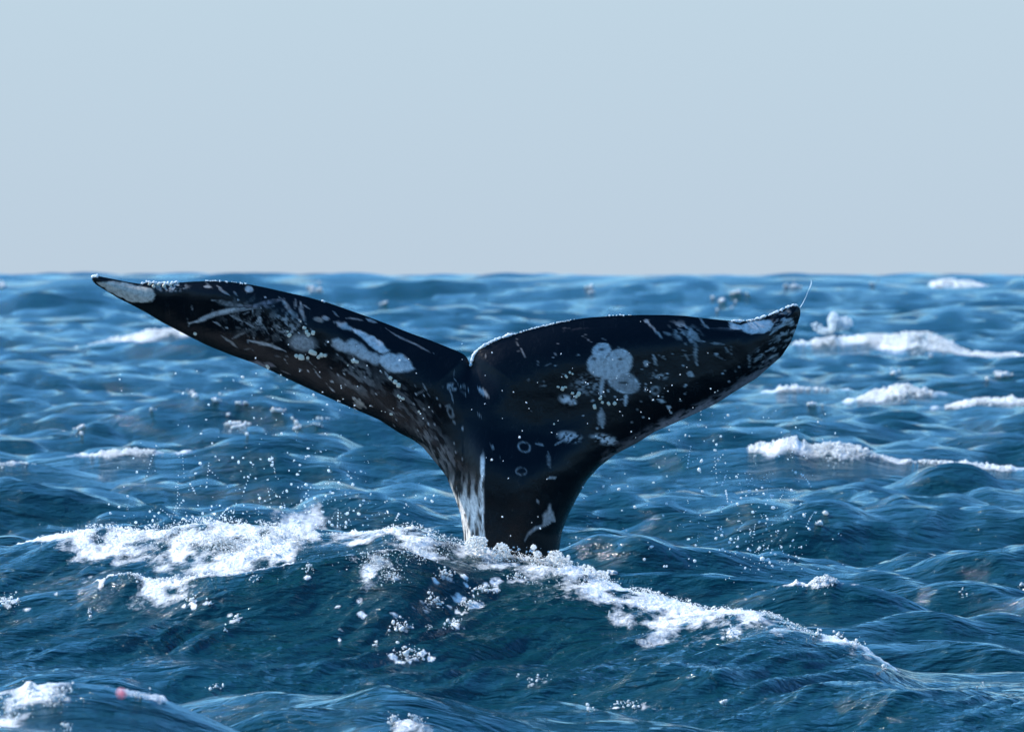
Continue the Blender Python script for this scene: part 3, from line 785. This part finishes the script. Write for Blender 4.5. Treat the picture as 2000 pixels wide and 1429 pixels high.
for (bx_, by_, br) in barn:
    j = int(np.argmin(((flatP - (bx_, by_)) ** 2).sum(1)))
    o = bpy.data.objects.new('barnacle', BM); col.objects.link(o)
    o.parent = whale
    s_ = br * m_ * .9
    o.location = (FX[j], FY[j] + .001, FZ[j]); s_ *= random.uniform(.65, 1.15); o.scale = (s_ * random.uniform(.75, 1.3), s_ * random.uniform(.6, 1.0), s_ * random.uniform(.7, 1.15))
    o.rotation_euler = (random.uniform(-.2, .2), random.uniform(0, 3), random.uniform(-.2, .2))

# ------------------------------------------------------------------ foam and whitecaps
P30 = K * 30
c1 = ridge_foam(hero, 7500, .0010, .0046, xlim=(float(wx(60, 30)), float(wx(1720, 28.2))))
pf = [patch_foam(445, 1062, 170, 48, 2600, .0010, .0044), patch_foam(340, 1045, 110, 30, 500, .0010, .0042), patch_foam(190, 1050, 75, 24, 600, .0010, .0042),
      patch_foam(540, 1050, 90, 34, 500, .0010, .0042),
      patch_foam(735, 1100, 55, 26, 420, .0010, .0042), patch_foam(760, 1130, 40, 16, 220, .0010, .0042), patch_foam(820, 1082, 60, 22, 420, .0010, .0042)]
whitecap('breaking_foam', [c1] + pf, 'long white froth spilling along the crest of the tall wave before the tail', group=None, cat='foam')
c2 = ridge_foam(sub, 900, .001, .006, lift=.6)
whitecap('breaking_foam', [c2], 'low curved strip of froth under the main crest at left', group=None, cat='foam')
fl_ = []  # foam bits, also standing in for sun glints on the wave face
for (x_, y_, rx_, ry_, n_) in ((500, 1135, 14, 5, 10), (375, 1175, 12, 6, 14), (410, 1182, 8, 5, 8), (463, 1213, 8, 6, 9), (440, 1232, 5, 5, 6), (175, 1198, 8, 4, 8), (15, 1180, 22, 18, 60),
                         (605, 1115, 14, 8, 16), (840, 1165, 5, 5, 5), (870, 1125, 20, 10, 30), (850, 1180, 26, 12, 40), (915, 1185, 26, 12, 46), (945, 1155, 30, 8, 34), (1010, 1130, 24, 10, 30),
                         (780, 1228, 18, 14, 30), (795, 1282, 34, 14, 60), (838, 1230, 7, 5, 8), (885, 1222, 16, 9, 26), (735, 1262, 8, 6, 8), (825, 1285, 6, 10, 10), (1190, 1203, 5, 4, 6), (1228, 1226, 3, 3, 4),
                         (1355, 1206, 6, 6, 6), (1425, 1240, 20, 10, 30), (1485, 1217, 10, 5, 8), (1598, 1240, 10, 8, 16), (1640, 1245, 12, 6, 14), (1672, 1258, 14, 7, 18), (1726, 1309, 6, 5, 10),
                         (1050, 1330, 40, 6, 12), (1230, 1380, 40, 5, 22), (1415, 1376, 14, 6, 12), (1240, 1388, 5, 4, 5), (1150, 1390, 10, 4, 8), (1880, 1168, 8, 4, 8), (1995, 1150, 10, 5, 10), (1920, 1340, 6, 4, 5), (425, 1350, 16, 4, 8)):
    fl_.append(patch_foam(x_, y_, rx_, ry_, n_ * 2, .0014, .0075))
whitecap('foam_glint_flecks', fl_, 'scattered white flecks of foam and added sun glints on the face of the tall wave', group=None, cat='foam')
near_l = [patch_foam(25, 1392, 34, 30, 130, .0012, .006, 18), patch_foam(110, 1372, 46, 20, 160, .0012, .006, 18), patch_foam(60, 1360, 30, 14, 80, .0012, .006, 18), patch_foam(130, 1425, 16, 10, 40, .0012, .006, 18), patch_foam(275, 1366, 18, 6, 18, .0012, .005, 18)]
whitecap('whitecap', near_l, 'clump of foam nearest the viewer in the lower left corner')
near_c = [patch_foam(768, 1414, 14, 12, 60, .0012, .006, 18), patch_foam(812, 1416, 22, 10, 80, .0012, .006, 18)]
whitecap('whitecap', near_c, 'small foam tuft on a wavelet at the bottom edge left of centre')
def far_cap(key, n, r0, r1, label, lift=1.0, extra=()):
    return whitecap('whitecap', [ridge_foam(caps[key], n, r0, r1, lift)] + list(extra), label)
far_cap('left_mid', 3000, .008, .026, 'white breaking crest showing behind the lower edge of the left fluke')
far_cap('big_right', 5000, .008, .028, 'largest distant whitecap, breaking to the right of the right fluke tip')
far_cap('right_small', 2200, .005, .018, 'short humped whitecap below the largest distant one')
far_cap('right_edge', 1500, .005, .015, 'thin pale crest cut off by the right edge of the photo')
far_cap('right_near', 4500, .003, .011, 'bright lumpy whitecap above the splash drops right of the tail stock')
far_cap('left_small', 1200, .002, .008, 'small flat whitecap above the left end of the main foam')
far_cap('left_edge', 700, .002, .009, 'short foam streak touching the left edge of the photo')
far_cap('far_right', 800, .03, .10, 'faint whitecap on the horizon at the far right')
far_cap('thin_right', 200, .004, .018, 'broken row of foam dots under the right fluke tip')
far_cap('ridge_behind', 700, .0015, .008, 'small white splash just behind the crest right of the tail stock')
far_cap('ridge_splash', 500, .0015, .008, 'isolated white tuft in the dark trough right of the splash drops')
misc = []
for (x_, y_, rx_, ry_, n_, a_, b_) in ((462, 834, 22, 9, 40, .01, .03), (578, 840, 10, 8, 26, .008, .022), (375, 772, 8, 7, 14, .01, .03), (424, 788, 9, 8, 16, .01, .03), (470, 812, 24, 8, 30, .008, .02), (545, 812, 22, 10, 24, .008, .02),
                          (157, 845, 12, 5, 16, .008, .025), (295, 814, 8, 3, 8, .006, .018), (620, 832, 20, 6, 20, .006, .016), (1588, 797, 15, 6, 28, .01, .03), (1745, 730, 10, 5, 10, .02, .05), (1955, 735, 24, 10, 20, .02, .05),
                          (1155, 572, 16, 9, 14, .05, .14), (1410, 600, 20, 8, 14, .04, .10), (1440, 585, 20, 6, 10, .05, .12), (610, 567, 22, 8, 14, .05, .12), (750, 596, 12, 7, 8, .04, .1), (1705, 560, 8, 5, 6, .05, .12), (1550, 560, 22, 6, 10, .05, .12), (1600, 1032, 9, 7, 14, .005, .014), (8, 560, 14, 8, 8, .05, .12)):
    misc.append(patch_foam(x_, y_, rx_, ry_, n_, a_, b_, 33))
whitecap('foam_glint_flecks', misc, 'tiny distant dabs of foam dotted over the open water behind the tail', group=None, cat='foam')
# puff of spray thrown up beyond the right fluke tip
Yp = 105.0
c_ = []
for (cx_, cy_, rx_, ry_, n_) in ((1628, 628, 10, 18, 700), (1648, 632, 17, 13, 260), (1612, 647, 16, 7, 300), (1595, 638, 12, 7, 30)):
    for _ in range(n_):
        a = random.uniform(0, 6.283); q = random.uniform(0, 1) ** .6
        c_.append((float(wx(cx_ + q * rx_ * math.cos(a), Yp)), Yp + random.gauss(0, .12), float(wz(cy_ + q * ry_ * math.sin(a), Yp))))
tag(blobs('spray_puff', c_, rng.uniform(.005, .018, len(c_)), M_DROP), 'pale puff of spray thrown up just right of the right fluke tip', 'spray', kind='stuff')

# ------------------------------------------------------------------ drops in the air
cen = []; rad = []
def drops(n, fx, fy, r0=.0016, r1=.0085, depth=.5, y0=30.2):
    for _ in range(n):
        Y = y0 + random.uniform(-depth, depth)
        px, py = fx(), fy()
        x_, z_ = float(wx(px, Y)), float(wz(py, Y))
        if z_ < float(surf(x_, Y)): continue
        cen.append((x_, Y, z_)); rad.append(r0 * (r1 / r0) ** (random.random() ** 1.5))
G, U = random.gauss, random.uniform
drops(95, lambda: G(640, 55), lambda: min(1025, G(965, 55)))
drops(80, lambda: G(690, 90), lambda: G(995, 25))
drops(60, lambda: G(520, 110), lambda: G(930, 60))
drops(50, lambda: U(230, 620), lambda: U(720, 960))
drops(16, lambda: G(290, 35), lambda: G(1005, 14))
drops(40, lambda: G(430, 110), lambda: G(1000, 16), .003, .009, .15, 30.0)
drops(130, lambda: G(1490, 45), lambda: G(1010, 70))
drops(90, lambda: G(1500, 60), lambda: G(1075, 30))
drops(90, lambda: G(1360, 90), lambda: U(830, 1110))
drops(30, lambda: G(1180, 60), lambda: U(900, 1100))
drops(30, lambda: U(1300, 1640), lambda: U(780, 900))
drops(60, lambda: G(700, 130), lambda: G(760, 50), .002, .0045, .1, 29.55)
drops(60, lambda: G(1250, 120), lambda: G(770, 50), .002, .0045, .1, 29.55)
drops(14, lambda: G(1010, 50), lambda: U(840, 1050), .002, .0045, .1, 29.55)
for _ in range(46):
    px0 = random.choice([U(480, 800), U(1330, 1600), U(250, 520)]); py0 = U(860, 1080); a_ = R(U(30, 150)); n_ = random.randint(3, 8); st = U(3, 7); Y = 30.2 + U(-.4, .4); r_ = U(.0015, .0045)
    for i in range(n_):
        px, py = px0 + st * i * math.cos(a_), py0 + st * i * math.sin(a_) + .25 * i * i
        x_, z_ = float(wx(px, Y)), float(wz(py, Y))
        if z_ > float(surf(x_, Y)): cen.append((x_, Y, z_)); rad.append(r_ * U(.6, 1.3))
tag(blobs('spray_drops', cen, rad, M_DROP, .4), 'bright water drops flying round the tail and falling on both sides', 'spray', kind='stuff')

# water running off the right tip, and off the edges of the flukes
def strand(name, pts, r_, label, mat=M_DROP):
    vs = []; fs = []; n = 6
    for i, (px, py, Y, rr) in enumerate(pts):
        for k_ in range(n):
            a = 2 * math.pi * k_ / n
            vs.append((float(wx(px, Y)) + rr * r_ * math.cos(a), Y + rr * r_ * math.sin(a), float(wz(py, Y)) + rr * r_ * .4 * math.sin(a)))
    for i in range(len(pts) - 1):
        for k_ in range(n): fs.append((i * n + k_, i * n + (k_ + 1) % n, (i + 1) * n + (k_ + 1) % n, (i + 1) * n + k_))
    return tag(mesh_np(name, np.array(vs), np.array(fs), mat), label, 'spray')
strand('water_strand', [(1563, 600, 30.3, .9), (1568, 592, 30.3, .7), (1574, 580, 30.3, .35), (1579, 567, 30.3, .25), (1583, 559, 30.3, .9), (1585, 552, 30.3, .8), (1584, 547, 30.3, .2)], .0025, 'thin curled strand of water flung up from the right fluke tip')
# beads of water shining along the top edge of the flukes
cen = []; rad = []
TE = np.array(UP, float)
sarr = SU
for (a_, b_, n_, r0, r1) in ((918, 1000, 120, .003, .0085), (1000, 1120, 70, .002, .0045), (1430, 1562, 120, .0025, .007), (272, 345, 34, .003, .008), (173, 182, 16, .003, .009), (395, 480, 40, .002, .004), (1180, 1250, 10, .002, .004), (630, 636, 4, .003, .007)):
    sel = [(p, s_) for p, s_ in zip(TE, sarr) if a_ <= p[0] <= b_]
    s0_ = np.interp(a_, TE[:, 0] + np.arange(len(TE)) * 1e-4, sarr) if a_ != 918 else SU[UP.index((919, 716))]
    s1_ = np.interp(b_, TE[:, 0] + np.arange(len(TE)) * 1e-4, sarr)
    for _ in range(n_):
        s_ = random.uniform(s0_, s1_); p = (np.interp(s_, sarr, TE[:, 0]), np.interp(s_, sarr, TE[:, 1]))
        j = int(np.argmin(((CU - p) ** 2).sum(1)))
        r_ = random.uniform(r0, r1)
        cen.append((float(Xw[j, 0]), 30 + float(Yf[j, 0]) + random.uniform(-.006, .006), float(Zw[j, 0]) + random.uniform(-.002, .003))); rad.append(r_)
for _ in range(60):   # froth round the stock where it leaves the water
    px = random.uniform(905, 1095); Y = 29.72
    cen.append((float(wx(px, Y)), Y, float(wz(1068 + (px - 905) * .06 + random.gauss(0, 5), Y)))); rad.append(.0014 * (4.2 ** random.random()))
tag(blobs('water_beads', cen, rad, M_DROP, .3), 'shining beads of water clinging along the top edge of the flukes', 'spray', kind='stuff')
# round lumps of splash against the stock
cen = []; rad = []
for (cx_, cy_, r_, n_) in ((1085, 1092, 18, 420), (1100, 1105, 18, 300), (1145, 1120, 18, 340), (1175, 1130, 16, 260), (1050, 1082, 7, 90), (1042, 1068, 5, 60), (1110, 1088, 4, 24), (945, 1055, 6, 60), (930, 1068, 22, 400), (980, 1078, 18, 300)):
    for _ in range(n_):
        a = random.uniform(0, 6.283); q = random.uniform(0, 1) ** .5 * r_
        Y = 29.3 + random.gauss(0, .04)
        cen.append((float(wx(cx_ + q * math.cos(a), Y)), Y, float(wz(cy_ + q * math.sin(a), Y)))); rad.append(.0014 * (4.2 ** random.random()))
tag(blobs('splash_foam', cen, rad, M_FOAM), 'round lumps of splash piled against the foot of the tail stock', 'foam', kind='stuff')
# the one pink drop in the foreground
x_, y_, z_ = float(wx(237, 13.5)), 13.5, float(wz(1353, 13.5))
import bmesh
bm = bmesh.new(); bmesh.ops.create_icosphere(bm, subdivisions=3, radius=.009)
me = bpy.data.meshes.new('pink_drop'); bm.to_mesh(me); bm.free()
me.polygons.foreach_set('use_smooth', [True] * len(me.polygons)); me.materials.append(M_PINK)
pk = bpy.data.objects.new('pink_drop', me); col.objects.link(pk)
pk.location = (x_, y_, z_)
tag(pk, 'single blurred pink drop flying close to the viewer near the lower left corner', 'drop')
